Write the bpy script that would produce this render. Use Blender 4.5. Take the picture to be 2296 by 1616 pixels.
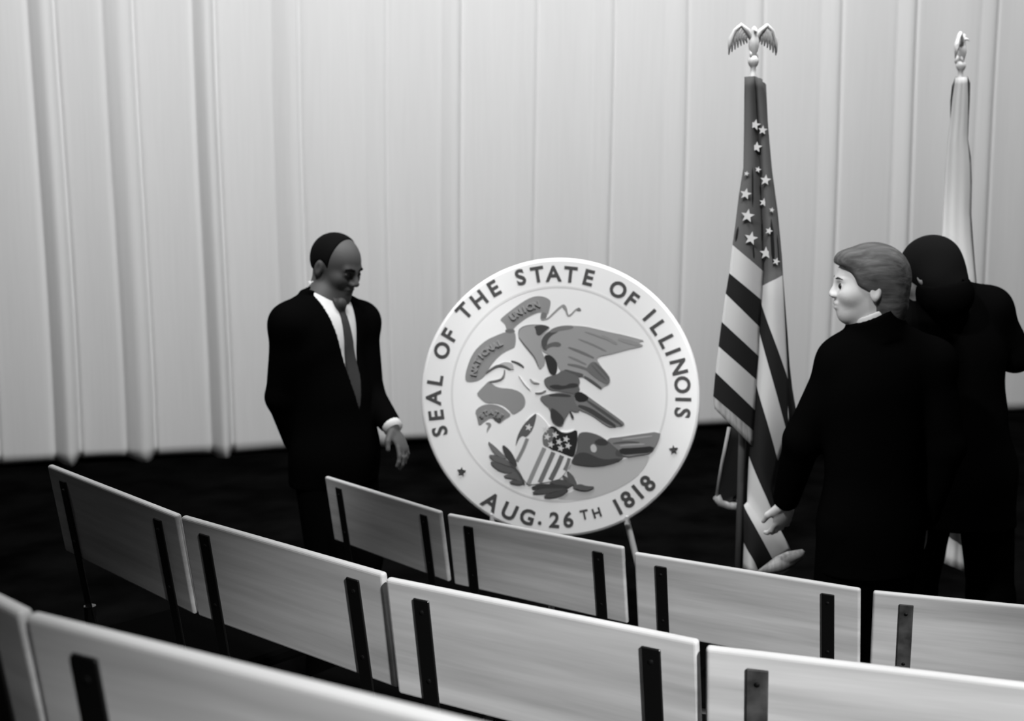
import bpy, bmesh, math, random
import numpy as np
from mathutils import Vector, Matrix
random.seed(7); rng = np.random.default_rng(7)
for o in list(bpy.data.objects): bpy.data.objects.remove(o)
S = bpy.context.scene
COL = S.collection

# ------------------------------------------------------------------ camera, world, lights, exposure
FPX, CX, CY = 2700.0, 1148.0, 808.0
PITCH = math.atan((CY - 400.0) / FPX)
CAMZ = 1.9
cd = bpy.data.cameras.new('camera'); cam = bpy.data.objects.new('camera', cd); COL.objects.link(cam)
cam.location = (0, 0, CAMZ); cam.rotation_euler = (math.pi / 2 - PITCH, 0, 0)
cd.sensor_fit = 'HORIZONTAL'; cd.sensor_width = 36.0; cd.lens = FPX / 2296.0 * 36.0
cd.clip_start = 0.02; cd.clip_end = 60
cd.dof.use_dof = True; cd.dof.focus_distance = 2.6; cd.dof.aperture_fstop = 4.2
S.camera = cam
w = bpy.data.worlds.new('world'); S.world = w; w.use_nodes = True
w.node_tree.nodes['Background'].inputs[0].default_value = (0.5, 0.5, 0.5, 1)
w.node_tree.nodes['Background'].inputs[1].default_value = 0.0
S.view_settings.view_transform = 'Standard'; S.view_settings.look = 'None'
S.view_settings.exposure = 0.0; S.view_settings.gamma = 1.0; S.view_settings.use_curve_mapping = False

def area_light(name, loc, target, sx, sy, power):
    l = bpy.data.lights.new(name, 'AREA'); l.shape = 'RECTANGLE'; l.size = sx; l.size_y = sy; l.energy = power
    o = bpy.data.objects.new(name, l); COL.objects.link(o); o.location = loc
    d = Vector(target) - Vector(loc); o.rotation_euler = d.to_track_quat('-Z', 'Y').to_euler()
    return o
CURT_A = Vector((-3.32, 7.80, 0)); CURT_DIR = Vector((1.0, 0.26, 0)).normalized(); CURT_N = Vector((CURT_DIR.y, -CURT_DIR.x, 0))
def spot_light(name, loc, target, power, half_deg, blend=0.3, radius=0.12):
    l = bpy.data.lights.new(name, 'SPOT'); l.energy = power; l.spot_size = math.radians(2 * half_deg); l.spot_blend = blend; l.shadow_soft_size = radius
    o = bpy.data.objects.new(name, l); COL.objects.link(o); o.location = loc
    o.rotation_euler = (Vector(target) - Vector(loc)).to_track_quat('-Z', 'Y').to_euler(); return o
house = spot_light('house_lamp', (2.92, -4.57, 6.06), (0.80, 0.92, 1.06), 4800, 10.3, 0.55, 0.2)     # lamp over the seats
for sx in (-1.0, -0.1, 0.8, 1.7):                                                                     # overhead lamps over the stage front
    spot_light('light_on_stage', (sx, 1.2, 5.8), (sx, 4.45, 1.75), 500, 10.8, 0.14, 0.15)
spot_light('light_on_stage', (-1.9, 0.4, 4.9), (1.05, 3.7, 1.55), 900, 9, 0.5, 0.15)  # extra cross light, added only to brighten the woman's face
flash = area_light('camera_flash', (0.30, 0.02, 2.02), (0.25, 3.0, 1.4), 0.08, 0.05, 3.2)
mid = CURT_A + CURT_DIR * 3.1
wash_p = mid + CURT_N * 4.8 + Vector((0, 0, 6.1)); wash_t = mid + Vector((0, 0, 1.0))
wash = area_light('curtain_wash', wash_p, wash_t, 8.6, 0.25, 525)

# ------------------------------------------------------------------ helpers
def ray(px, py):
    d = np.array([px - CX, FPX, -(py - CY)]); c, s = math.cos(PITCH), math.sin(PITCH)
    return np.array([d[0], d[1] * c + d[2] * s, -d[1] * s + d[2] * c])
def P(px, py, y):
    r = ray(px, py); r = r * (y / r[1]); return Vector((r[0], r[1], r[2] + CAMZ))
def hit_z(px, py, z):
    r = ray(px, py); r = r * ((z - CAMZ) / r[2]); return Vector((r[0], r[1], z))
def lin(v):
    v = v / 255.0
    return v / 12.92 if v <= 0.04045 else ((v + 0.055) / 1.055) ** 2.4

MATS = {}
def mat(name, val, rough=0.8, spec=0.2, metal=0.0, tint=(1, 1, 1), noise=0.0, nscale=(8, 8, 8), bump=0.0):
    if name in MATS: return MATS[name]
    m = bpy.data.materials.new(name); m.use_nodes = True; nt = m.node_tree; b = nt.nodes['Principled BSDF']
    c = (val * tint[0], val * tint[1], val * tint[2], 1)
    b.inputs['Base Color'].default_value = c
    b.inputs['Roughness'].default_value = rough; b.inputs['Specular IOR Level'].default_value = spec; b.inputs['Metallic'].default_value = metal
    if noise or bump:
        tc = nt.nodes.new('ShaderNodeTexCoord'); mp = nt.nodes.new('ShaderNodeMapping'); mp.inputs['Scale'].default_value = nscale
        n = nt.nodes.new('ShaderNodeTexNoise'); n.inputs['Scale'].default_value = 1.0; n.inputs['Detail'].default_value = 5
        nt.links.new(tc.outputs['Object'], mp.inputs['Vector']); nt.links.new(mp.outputs['Vector'], n.inputs['Vector'])
        if noise:
            r = nt.nodes.new('ShaderNodeValToRGB')
            r.color_ramp.elements[0].position = 0.3; r.color_ramp.elements[1].position = 0.7
            lo, hi = val * (1 - noise), val * (1 + noise)
            r.color_ramp.elements[0].color = (lo, lo, lo, 1); r.color_ramp.elements[1].color = (hi, hi, hi, 1)
            nt.links.new(n.outputs['Fac'], r.inputs['Fac']); nt.links.new(r.outputs['Color'], b.inputs['Base Color'])
        if bump:
            bp = nt.nodes.new('ShaderNodeBump'); bp.inputs['Strength'].default_value = bump; bp.inputs['Distance'].default_value = 0.01
            nt.links.new(n.outputs['Fac'], bp.inputs['Height']); nt.links.new(bp.outputs['Normal'], b.inputs['Normal'])
    MATS[name] = m; return m

def link(name, me, material=None, parent=None, smooth=False):
    o = bpy.data.objects.new(name, me); COL.objects.link(o)
    if material is not None:
        for m_ in (material if isinstance(material, (list, tuple)) else [material]): me.materials.append(m_)
    if smooth: me.polygons.foreach_set('use_smooth', [True] * len(me.polygons))
    if parent is not None:
        o.parent = parent
    return o
def from_bm(name, bm, material=None, parent=None, smooth=False):
    bmesh.ops.recalc_face_normals(bm, faces=bm.faces[:])
    me = bpy.data.meshes.new(name); bm.to_mesh(me); bm.free(); return link(name, me, material, parent, smooth)
def from_data(name, v, f, material=None, parent=None, smooth=False):
    me = bpy.data.meshes.new(name); me.from_pydata([tuple(x) for x in v], [], [tuple(x) for x in f]); me.update()
    return link(name, me, material, parent, smooth)
def empty(name, loc=(0, 0, 0), rz=0):
    o = bpy.data.objects.new(name, None); COL.objects.link(o); o.location = loc; o.rotation_euler = (0, 0, rz); o.empty_display_size = 0.1; return o
def tag(o, label, cat, group=None):
    o['label'] = label; o['category'] = cat
    if group: o['group'] = group
    return o
def struct(o): o['kind'] = 'structure'; return o
def bm_box(bm, c, s, M=None, bevel=0.0, seg=2):
    r = bmesh.ops.create_cube(bm, size=1.0); vs = r['verts']
    for v in vs: v.co = Vector((v.co.x * s[0], v.co.y * s[1], v.co.z * s[2]))
    if bevel:
        es = list({e for v in vs for e in v.link_edges})
        rr = bmesh.ops.bevel(bm, geom=es, offset=bevel, segments=seg, affect='EDGES', profile=0.5)
        vs = list({v for v in bm.verts if v in set(vs) or v in set(rr['verts'])})
    for v in vs:
        v.co = v.co + Vector(c)
        if M is not None: v.co = M @ v.co
    return vs
def tube(bm, pts, radii, n=10, cap=True):
    pts = [Vector(p) for p in pts]
    if not isinstance(radii, (list, tuple)): radii = [radii] * len(pts)
    rings = []; prev = None
    for i, p in enumerate(pts):
        t = (pts[min(i + 1, len(pts) - 1)] - pts[max(i - 1, 0)]).normalized()
        a = Vector((1, 0, 0)) if abs(t.x) < 0.8 else Vector((0, 1, 0))
        if prev is not None: a = prev
        u = (a - t * a.dot(t)).normalized(); v = t.cross(u); prev = u
        rings.append([bm.verts.new(p + (u * math.cos(2 * math.pi * k / n) + v * math.sin(2 * math.pi * k / n)) * radii[i]) for k in range(n)])
    for a, b in zip(rings, rings[1:]):
        for k in range(n): bm.faces.new((a[k], a[(k + 1) % n], b[(k + 1) % n], b[k]))
    if cap:
        bm.faces.new(rings[0][::-1]); bm.faces.new(rings[-1])
def lathe(bm, prof, M=None, n=20):
    rings = []
    for (r, z) in prof:
        rings.append([bm.verts.new((M or Matrix()) @ Vector((r * math.cos(2 * math.pi * k / n), r * math.sin(2 * math.pi * k / n), z))) for k in range(n)])
    for a, b in zip(rings, rings[1:]):
        for k in range(n): bm.faces.new((a[k], a[(k + 1) % n], b[(k + 1) % n], b[k]))
    bm.faces.new(rings[0][::-1]); bm.faces.new(rings[-1])

# ------------------------------------------------------------------ materials
M_BLACK = mat('black_wool', 0.0022, 1.0, 0.0)
M_FLOOR = mat('dark_carpet', 0.0025, 1.0, 0.0, noise=0.6, nscale=(3, 3, 3))
M_DARKWALL = mat('dark_wall', 0.004, 1.0, 0.0)
M_CEIL = mat('dark_ceiling', 0.05, 1.0, 0.0)
M_CURT = mat('curtain_cloth', 0.74, 0.95, 0.05, noise=0.02, nscale=(60, 60, 2))
M_FRAME = mat('black_enamel', 0.0035, 0.35, 0.9)
M_GLINT = mat('painted_glint_enamel', 0.05, 0.6, 0.3, noise=0.6, nscale=(25, 25, 25))  # flash reflection on black brackets, painted in as a mottled grey colour
M_SHIRT = mat('white_cotton', 0.6, 0.9, 0.1)
M_TIE = mat('dark_silk', 0.035, 0.6, 0.2)
M_WHITECLOTH = mat('white_nylon', 0.44, 0.8, 0.1)
M_STATECLOTH = mat('cream_nylon', 0.56, 0.8, 0.1)
M_DARKSTRIPE = mat('red_stripe_cloth', 0.012, 0.85, 0.1)
M_CANTON = mat('blue_canton_cloth', 0.085, 0.85, 0.1)
M_FRINGE = mat('fringe_thread', 0.27, 0.8, 0.1, noise=0.3, nscale=(90, 90, 4))
M_GOLD = mat('gilt_metal', 0.72, 0.4, 0.4, 0.1)
M_POLE = mat('pole_wood', 0.10, 0.5, 0.4)
M_TUBE = mat('pale_metal_tube', 0.6, 0.4, 0.4)

def wood_mat():
    m = bpy.data.materials.new('blond_wood'); m.use_nodes = True; nt = m.node_tree; b = nt.nodes['Principled BSDF']
    tc = nt.nodes.new('ShaderNodeTexCoord'); oi = nt.nodes.new('ShaderNodeObjectInfo'); ad = nt.nodes.new('ShaderNodeVectorMath'); ad.operation = 'ADD'
    mp = nt.nodes.new('ShaderNodeMapping'); mp.inputs['Scale'].default_value = (0.9, 9, 16)
    mu = nt.nodes.new('ShaderNodeMath'); mu.operation = 'MULTIPLY'; mu.inputs[1].default_value = 40
    nt.links.new(oi.outputs['Random'], mu.inputs[0]); nt.links.new(tc.outputs['Object'], mp.inputs['Vector'])
    nt.links.new(mp.outputs['Vector'], ad.inputs[0]); nt.links.new(mu.outputs[0], ad.inputs[1])
    n = nt.nodes.new('ShaderNodeTexNoise'); n.inputs['Scale'].default_value = 1.3; n.inputs['Detail'].default_value = 4; n.inputs['Roughness'].default_value = 0.6
    nt.links.new(ad.outputs[0], n.inputs['Vector'])
    r = nt.nodes.new('ShaderNodeValToRGB'); r.color_ramp.elements[0].position = 0.3; r.color_ramp.elements[1].position = 0.72
    r.color_ramp.elements[0].color = (0.40, 0.40, 0.40, 1); r.color_ramp.elements[1].color = (0.66, 0.66, 0.66, 1)
    nt.links.new(n.outputs['Fac'], r.inputs['Fac']); nt.links.new(r.outputs['Color'], b.inputs['Base Color'])
    b.inputs['Roughness'].default_value = 0.45; b.inputs['Specular IOR Level'].default_value = 0.25
    return m
M_WOOD = wood_mat()

# ------------------------------------------------------------------ seat rows: measured ends of each back panel's top edge
Z_BACK, Z_MID, Z_FRONT = 0.874, 1.175, 1.476
ROW_H = 0.874
WCH = 0.62
def seg(lpx, rpx, z): return hit_z(*lpx, z), hit_z(*rpx, z)
def seg_from_left(lpx, ang, z):
    a = hit_z(*lpx, z); return a, a + Vector((math.cos(math.radians(ang)), math.sin(math.radians(ang)), 0)) * WCH
def seg_from_right(rpx, ang, z):
    b = hit_z(*rpx, z); return b - Vector((math.cos(math.radians(ang)), math.sin(math.radians(ang)), 0)) * WCH, b
ROWS = {
 'back': (Z_BACK, [seg_from_right((985, 1148), -46.5, Z_BACK), seg((1002, 1153), (1396, 1228), Z_BACK), seg((1421, 1240), (1928, 1322), Z_BACK), seg_from_left((1958, 1327), -17.5, Z_BACK)]),
 'mid': (Z_MID, [seg((105, 1043), (393, 1156), Z_MID), seg((404, 1158), (856, 1288), Z_MID), seg((863, 1298), (1562, 1440), Z_MID), seg_from_left((1582, 1453), -17.8, Z_MID)]),
 'front': (Z_FRONT, [seg_from_right((40, 1375), -42, Z_FRONT), seg_from_left((53, 1381), -28.7, Z_FRONT)]),
}
# centre of curvature of the rows (least squares over panel normals)
A_ = np.zeros((2, 2)); B_ = np.zeros(2)
for k in ROWS:
    for a, b in ROWS[k][1]:
        d = np.array((b - a)[:2]); d /= np.linalg.norm(d); m = np.array(((a + b) / 2)[:2]); Q = np.outer(d, d)
        A_ += Q; B_ += Q @ m
CEN = np.linalg.solve(A_, B_)
RAD = {k: np.mean([np.linalg.norm(np.array(((a + b) / 2)[:2]) - CEN) for a, b in ROWS[k][1]]) for k in ROWS}
print('row centre', CEN, RAD)

# ------------------------------------------------------------------ room shell
def plane_obj(name, pts, m):
    return struct(from_data(name, pts, [tuple(range(len(pts)))], m))
bm = bmesh.new()
vs = [bm.verts.new(p) for p in [(-9, -6, 0), (11, -6, 0), (11, 14, 0), (-9, 14, 0)]]; bm.faces.new(vs)
r = bmesh.ops.extrude_face_region(bm, geom=bm.faces[:]); bmesh.ops.translate(bm, verts=[v for v in r['geom'] if isinstance(v, bmesh.types.BMVert)], vec=(0, 0, -0.1))
floor = struct(from_bm('floor', bm, M_FLOOR))
_e = np.array(ROWS['mid'][1][0][0][:2]) - CEN; A0 = math.degrees(math.atan2(_e[1], _e[0])) % 360
def tier(name, r0, r1, z0, z1, a0=None, a1=330):
    a0 = A0 - 1.0
    bm = bmesh.new(); n = 64; prev = None
    for i in range(n + 1):
        a = math.radians(a0 + (a1 - a0) * i / n); c, s = math.cos(a), math.sin(a)
        cur = [bm.verts.new((CEN[0] + r * c, CEN[1] + r * s, z)) for r, z in ((r0, z0), (r0, z1), (r1, z1), (r1, z0))]
        if prev:
            for k in range(4): bm.faces.new((prev[k], prev[(k + 1) % 4], cur[(k + 1) % 4], cur[k]))
        else: bm.faces.new(cur)
        prev = cur
    bm.faces.new(prev[::-1])
    return struct(from_bm(name, bm, M_FLOOR))
STEP = Z_MID - Z_BACK
tier('floor_tier_1', (RAD['back'] + RAD['mid']) / 2 - 0.05, RAD['mid'] + 4.5, 0.0, STEP)
tier('floor_tier_2', (RAD['front'] + RAD['mid']) / 2 - 0.05, RAD['mid'] + 4.5, STEP, 2 * STEP)
def wall_quad(name, a, b, h, m, th=0.12):
    a = Vector(a); b = Vector(b); d = (b - a).normalized(); n = Vector((-d.y, d.x, 0)) * th
    v = [a, b, b + n, a + n]; v = v + [p + Vector((0, 0, h)) for p in v]
    return struct(from_data(name, v, [(3, 2, 1, 0), (4, 5, 6, 7), (0, 1, 5, 4), (1, 2, 6, 5), (2, 3, 7, 6), (3, 0, 4, 7)], m))
HC = 6.6
cl = CURT_A - CURT_DIR * 4.0 - CURT_N * 0.7; cr = CURT_A + CURT_DIR * 11.5 - CURT_N * 0.7
bl = cl + CURT_N * 16; br = cr + CURT_N * 16
wall_quad('wall_back', cl, cr, HC, M_DARKWALL)
wall_quad('wall_right', cr, br, HC, M_CEIL)
wall_quad('wall_front', br, bl, HC, M_CEIL)
wall_quad('wall_left', bl, cl, HC, M_CEIL)
ce = from_data('ceiling', [p + Vector((0, 0, z)) for z in (HC, HC + 0.1) for p in (cl, cr, br, bl)], [(0, 1, 2, 3), (7, 6, 5, 4), (0, 4, 5, 1), (1, 5, 6, 2), (2, 6, 7, 3), (3, 7, 4, 0)], M_CEIL); struct(ce)

# ------------------------------------------------------------------ curtain
def curtain():
    folds_px = [-205, -20, 163, 333, 508, 688, 876, 1035, 1198, 1365, 1521, 1690, 1858, 2022, 2195, 2370, 2540]
    def s_of(px):
        r = ray(px, 800); n = np.array(CURT_N); t = (np.array(CURT_A - Vector((0, 0, CAMZ)))[:2] @ n[:2]) / (r[:2] @ n[:2])
        q = r * t; return (q[0] - CURT_A.x) * CURT_DIR.x + (q[1] - CURT_A.y) * CURT_DIR.y
    fs = [s_of(p) for p in folds_px]
    dp = [0.055 + 0.025 * random.random() if i < 5 else 0.020 + 0.025 * random.random() for i in range(len(fs))]
    wd = [0.13 + 0.05 * random.random() for _ in fs]
    s0, s1 = -3.6, 11.0
    base = np.linspace(s0, s1, 900); extra = np.concatenate([np.linspace(f - 0.22, f + 0.06, 44) for f in fs])
    ss = np.unique(np.round(np.concatenate([base, extra]), 4))
    zs = np.concatenate([np.linspace(0.03, 0.4, 6) - 0.025, np.linspace(0.55, 5.95, 50)])
    ph = rng.uniform(0, 6.28, 12); fr = rng.uniform(2.0, 13.0, 12); am = 0.010 / (1 + fr * 0.12)
    V = []; F = []
    for z in zs:
        amp = 1.0 - 0.1 * z
        for s in ss:
            d = 0.0; drop = 0.0
            for f, dd, ww in zip(fs, dp, wd):
                t = s - f - 0.012 * math.sin(1.3 * z + f)
                if -ww < t < 0:
                    b = math.sin(math.pi * ((t + ww) / ww) ** 1.7) ** 0.8; d += dd * amp * b; drop = max(drop, b * 0.035)
                if abs(t) < 0.3: d -= amp * dd * (0.45 * math.exp(-((t - 0.012) / 0.014) ** 2) + 0.18 * math.exp(-((t + ww) / 0.02) ** 2))
            for a, q, p_ in zip(am, fr, ph): d += a * math.sin(q * s + p_ + 0.25 * z)
            zz = z - (drop if z < 0.01 else 0) + (0.012 * math.sin(3.1 * s) if z < 0.01 else 0)
            p = CURT_A + CURT_DIR * float(s) + CURT_N * d
            V.append((p.x, p.y, zz + 0.02))
    n = len(ss)
    for i in range(len(zs) - 1):
        for j in range(n - 1): F.append((i * n + j, i * n + j + 1, (i + 1) * n + j + 1, (i + 1) * n + j))
    o = from_data('stage_curtain', V, F, M_CURT, None, True)
    o.modifiers.new('thickness', 'SOLIDIFY').thickness = 0.004
    tag(o, 'pale floor-length stage curtain hanging in soft vertical pleats', 'curtain')
    bm = bmesh.new(); a = CURT_A + CURT_DIR * s0; b = CURT_A + CURT_DIR * s1
    tube(bm, [a + Vector((0, 0, 6.0)), b + Vector((0, 0, 6.0))], 0.03)
    from_bm('curtain_rail', bm, M_FRAME, o)
    for k in range(12):
        bm = bmesh.new(); p = a.lerp(b, (k + 0.5) / 12); tube(bm, [p + Vector((0, 0, 6.0)), p + Vector((0, 0, HC + 0.02))], 0.01, 6)
        from_bm('rail_hanger', bm, M_FRAME, o)
curtain()

# ------------------------------------------------------------------ seats
PANEL_H, PANEL_T, RECL = 0.238, 0.016, math.radians(8.5)
def seat(a, b, ztop, label, group, glinting=False):
    d = (b - a); wd = d.length; ang = math.atan2(d.y, d.x); m = (a + b) / 2
    root = empty('auditorium_seat', (m.x, m.y, ztop - ROW_H), ang); tag(root, label, 'seat', group)
    T = Matrix.Translation((0, 0, ROW_H)) @ Matrix.Rotation(RECL, 4, 'X')   # local: top edge at origin, panel hangs down, leaning back
    bm = bmesh.new(); vs = bm_box(bm, (0, PANEL_T / 2, -PANEL_H / 2), (wd, PANEL_T, PANEL_H), None, 0.006, 3)
    bmesh.ops.transform(bm, matrix=T, verts=bm.verts[:])
    p = from_bm('back_panel', bm, M_WOOD, root)
    for sx in (-1, 1):
        x = sx * wd * 0.37
        bm = bmesh.new(); bm_box(bm, (x, -0.0025, -0.025 - 0.2), (0.034, 0.005, 0.40), T, 0.0015, 1)
        br_ = from_bm('bracket', bm, M_GLINT if glinting and sx < 0 else M_FRAME, root)
        for zz in (-0.05, -0.19):
            bm = bmesh.new(); lathe(bm, [(0.0045, 0), (0.0045, 0.001), (0.002, 0.002)], T @ Matrix.Translation((x, -0.005, zz)) @ Matrix.Rotation(math.pi / 2, 4, 'X'), 10)
            from_bm('screw', bm, M_FRAME, br_)
        q = T @ Vector((x, -0.0045, -0.40))
        bm = bmesh.new(); tube(bm, [q + Vector((0, 0, 0.03)), q, Vector((x, q.y + 0.05, 0.2)), Vector((x, q.y + 0.06, 0.02))], [0.016, 0.016, 0.016, 0.018], 8)
        bm_box(bm, (x, q.y + 0.08, 0.012), (0.05, 0.22, 0.024), None, 0.004, 1)
        from_bm('leg', bm, M_FRAME, root)
    bm = bmesh.new(); bm_box(bm, (0, 0.24, 0.43), (wd - 0.20, 0.34, 0.045), None, 0.015, 2)
    from_bm('seat_pan', bm, M_BLACK, root)
    bm = bmesh.new(); bm_box(bm, (0, 0.055, 0.42), (wd * 0.8, 0.03, 0.03), None, 0.003, 1)
    from_bm('rail', bm, M_FRAME, root)
    return root
LAB = {
 'back': ['shadowed wooden seat back below the suited man with the tie', 'wooden seat back directly below the round seal', 'wooden seat back below the striped flag hem and reaching hand', 'wooden seat back below the two people seen from behind'],
 'mid': ['dark end seat of the middle row showing only its pale edge', 'grey wooden seat back beside the dark end seat of middle row', 'long pale wooden seat back in middle row with two black brackets', 'brightest pale seat back in middle row with a bracket greyed by painted glint'],
 'front': ['dim seat back edge at the end of the front row', 'pale seat back in front row with one black bracket'],
}
GR = {'back': 'seats of the row nearest the stage', 'mid': 'seats of the middle row', 'front': 'seats of the row farthest from the stage'}
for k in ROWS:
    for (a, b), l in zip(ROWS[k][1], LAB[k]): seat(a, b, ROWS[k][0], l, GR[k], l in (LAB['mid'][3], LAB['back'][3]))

# ------------------------------------------------------------------ seal on its easel
SEAL_C = P(1253, 893, 4.45)
SN = Vector((-0.10, -0.99, 0.09)).normalized()
SU0 = (Vector((0, 0, 1)) - SN * SN.z).normalized(); SR0 = SU0.cross(SN)     # right, up in disc plane
SEAL_R = 313.5 / FPX * 4.45 * math.cos(PITCH) * 1.0
def on_disc(px, py):
    r = Vector(ray(px, py)); c = Vector((0, 0, CAMZ)); t = (SEAL_C - c).dot(SN) / r.dot(SN); q = c + r * t - SEAL_C
    return q.dot(SR0), q.dot(SU0)
SEAL_M = Matrix((( SR0.x, SU0.x, SN.x, SEAL_C.x), (SR0.y, SU0.y, SN.y, SEAL_C.y), (SR0.z, SU0.z, SN.z, SEAL_C.z), (0, 0, 0, 1)))
a1, _ = on_disc(1253 - 315, 893); a2, _ = on_disc(1253 + 315, 893); _, b1 = on_disc(1253, 893 - 311); _, b2 = on_disc(1253, 893 + 312)
SEAL_R = ((a2 - a1) + (b1 - b2)) / 4
seal = empty('round_seal'); seal.matrix_world = SEAL_M
tag(seal, 'large round white state seal with painted eagle on an easel', 'sign')
SEAL_ALB = 0.80
def gmat(g):
    v = SEAL_ALB * lin(g) / lin(213)
    return mat('seal_paint_%d' % g, v, 0.6, 0.2)
bm = bmesh.new()
R = SEAL_R
lathe(bm, [(R * 0.3, -0.035), (R - 0.006, -0.035), (R, -0.028), (R, -0.012), (R - 0.004, -0.004), (R - 0.012, 0.0), (R * 0.5, 0.0), (0.001, 0.0)], None, 128)
disc = from_bm('disc', bm, gmat(214), seal, False)
LAYER = [0]
def prism(name, pts, g, parent=seal, label=None, thick=None):
    LAYER[0] += 1; h = thick or (0.0008 + LAYER[0] * 0.00006)
    area = sum(pts[i][0] * pts[(i + 1) % len(pts)][1] - pts[(i + 1) % len(pts)][0] * pts[i][1] for i in range(len(pts)))
    if area < 0: pts = pts[::-1]
    n = len(pts); v = [(x, y, h) for x, y in pts] + [(x, y, -0.001) for x, y in pts]
    f = [tuple(range(n))] + [(i + n, (i + 1) % n + n, (i + 1) % n, i) for i in range(n)]
    o = from_data(name, v, f, gmat(g), parent)
    if label: o['label'] = label
    return o
def smooth_closed(pts, it=1):
    for _ in range(it):
        q = []
        for i in range(len(pts)):
            a = np.array(pts[i]); b = np.array(pts[(i + 1) % len(pts)]); q += [tuple(a * .75 + b * .25), tuple(a * .25 + b * .75)]
        pts = q
    return pts
def smooth_open(pts, it=2):
    for _ in range(it):
        q = [pts[0]]
        for a, b in zip(pts, pts[1:]):
            a = np.array(a); b = np.array(b); q += [tuple(a * .75 + b * .25), tuple(a * .25 + b * .75)]
        pts = q + [pts[-1]]
    return pts
CR = {'A': (1020, 640, 240 / 1077), 'B': (1200, 680, 300 / 1616), 'C': (1060, 900, 440 / 2296), 'D': (1060, 700, 220 / 1367), '1': (900, 560, 720 / 1711)}
def topx(c, p): x0, y0, s = CR[c]; return (x0 + p[0] * s, y0 + p[1] * s)
def poly(name, c, pts, g, label=None, sm=1, parent=seal):
    q = [topx(c, p) for p in pts]
    if sm: q = smooth_closed(q, sm)
    return prism(name, [on_disc(*p) for p in q], g, parent, label)
def stroke(name, c, pts, wd, g, label=None, parent=seal, taper=True):
    q = [np.array(on_disc(*topx(c, p))) for p in smooth_open(pts)]; s = CR[c][2] / FPX * 4.45
    L = []; Rr = []; n = len(q)
    for i in range(n):
        t = q[min(i + 1, n - 1)] - q[max(i - 1, 0)]; t = t / np.linalg.norm(t); nn = np.array((-t[1], t[0]))
        k = (math.sin(math.pi * (0.12 + 0.76 * i / (n - 1)))) if taper else 1.0
        L.append(tuple(q[i] + nn * wd * s * 0.5 * k)); Rr.append(tuple(q[i] - nn * wd * s * 0.5 * k))
    return prism(name, L + Rr[::-1], g, parent, label)
def star_pts(cx, cy, r, rot=0, ratio=0.42):
    return [(cx + (r if k % 2 == 0 else r * ratio) * math.sin(rot + math.pi * k / 5), cy + (r if k % 2 == 0 else r * ratio) * math.cos(rot + math.pi * k / 5)) for k in range(10)]
def disc_star(name, c, p, r, g, rot=0.0, parent=seal):
    x, y = on_disc(*topx(c, p)); rr = r * CR[c][2] / FPX * 4.45
    return prism(name, star_pts(x, y, rr, rot), g, parent)
# thin ring line
def ring_line(cpx, cpy, rpx, wpx, g):
    x, y = on_disc(cpx, cpy); k = 4.45 / FPX; n = 128; r0, r1 = (rpx - wpx / 2) * k, (rpx + wpx / 2) * k; h = 0.0006
    v = []; f = []
    for i in range(n):
        a = 2 * math.pi * i / n; c, s = math.cos(a), math.sin(a)
        v += [(x + r0 * c, y + r0 * s, -0.001), (x + r0 * c, y + r0 * s, h), (x + r1 * c, y + r1 * s, h), (x + r1 * c, y + r1 * s, -0.001)]
    for i in range(n):
        j = (i + 1) % n
        for k2 in range(3): f.append((i * 4 + k2, i * 4 + k2 + 1, j * 4 + k2 + 1, j * 4 + k2))
    from_data('ring_line', v, f, gmat(g), seal)
ring_line(1252, 884, 245, 5, 196)
# painted emblem
poly('field', 'C', [(1140,720),(1300,755),(1450,765),(1620,735),(1780,665),(2080,610),(2030,750),(1900,900),(1700,1020),(1500,1100),(1300,1150),(1000,1150),(1000,1110),(1200,1040),(1240,940),(1110,800)], 172)
poly('banner', 'A', [(450,345),(500,300),(570,245),(650,185),(730,135),(800,108),(860,105),(920,120),(965,150),(960,210),(935,300),(900,280),(865,265),(800,285),(730,320),(660,370),(600,420),(590,450),(520,450),(510,400),(485,370)], 127, 'grey ribbon reading UNION')
poly('ribbon_tail', 'A', [(872,262),(935,285),(905,350),(870,350),(858,325)], 105)
stroke('ribbon_tail', 'B', [(70,190),(120,195),(160,180),(240,100),(320,30),(350,20),(372,60),(385,130),(405,152),(435,135),(490,70),(530,62)], 26, 135)
poly('ribbon_tail', 'B', [(490,80),(530,40),(565,90),(520,95)], 110)
poly('ribbon_tail', 'B', [(320,40),(350,15),(375,40),(385,110),(360,90)], 130)
poly('banner', 'A', [(510,465),(560,480),(605,465),(615,540),(605,620),(560,640),(500,665),(430,720),(370,790),(330,860),(290,920),(240,955),(170,972),(105,965),(105,890),(130,800),(170,700),(230,620),(320,545),(420,500)], 125, 'grey ribbon reading NATIONAL')
poly('ribbon_fold', 'A', [(508,440),(590,435),(610,468),(560,482),(505,470)], 98)
poly('banner', 'A', [(345,955),(375,985),(400,1010),(460,1030),(560,1035),(640,1060),(690,1100),(712,1160),(700,1220),(640,1270),(580,1300),(545,1250),(490,1205),(420,1185),(330,1185),(280,1160),(215,1095),(250,1050),(300,1000)], 127, 'folded grey ribbon below the eagle beak')
poly('banner', 'A', [(200,1265),(250,1215),(320,1192),(400,1195),(470,1220),(530,1265),(570,1305),(500,1345),(450,1385),(400,1350),(370,1330),(330,1345),(290,1375),(240,1415),(225,1340)], 122, 'grey ribbon reading STATE')
poly('ribbon_fold', 'A', [(370,1322),(420,1328),(468,1360),(455,1388),(410,1368)], 72)
poly('ribbon_tail', 'A', [(300,1380),(350,1375),(372,1400),(335,1450),(320,1485),(322,1440),(340,1405)], 125)
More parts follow.
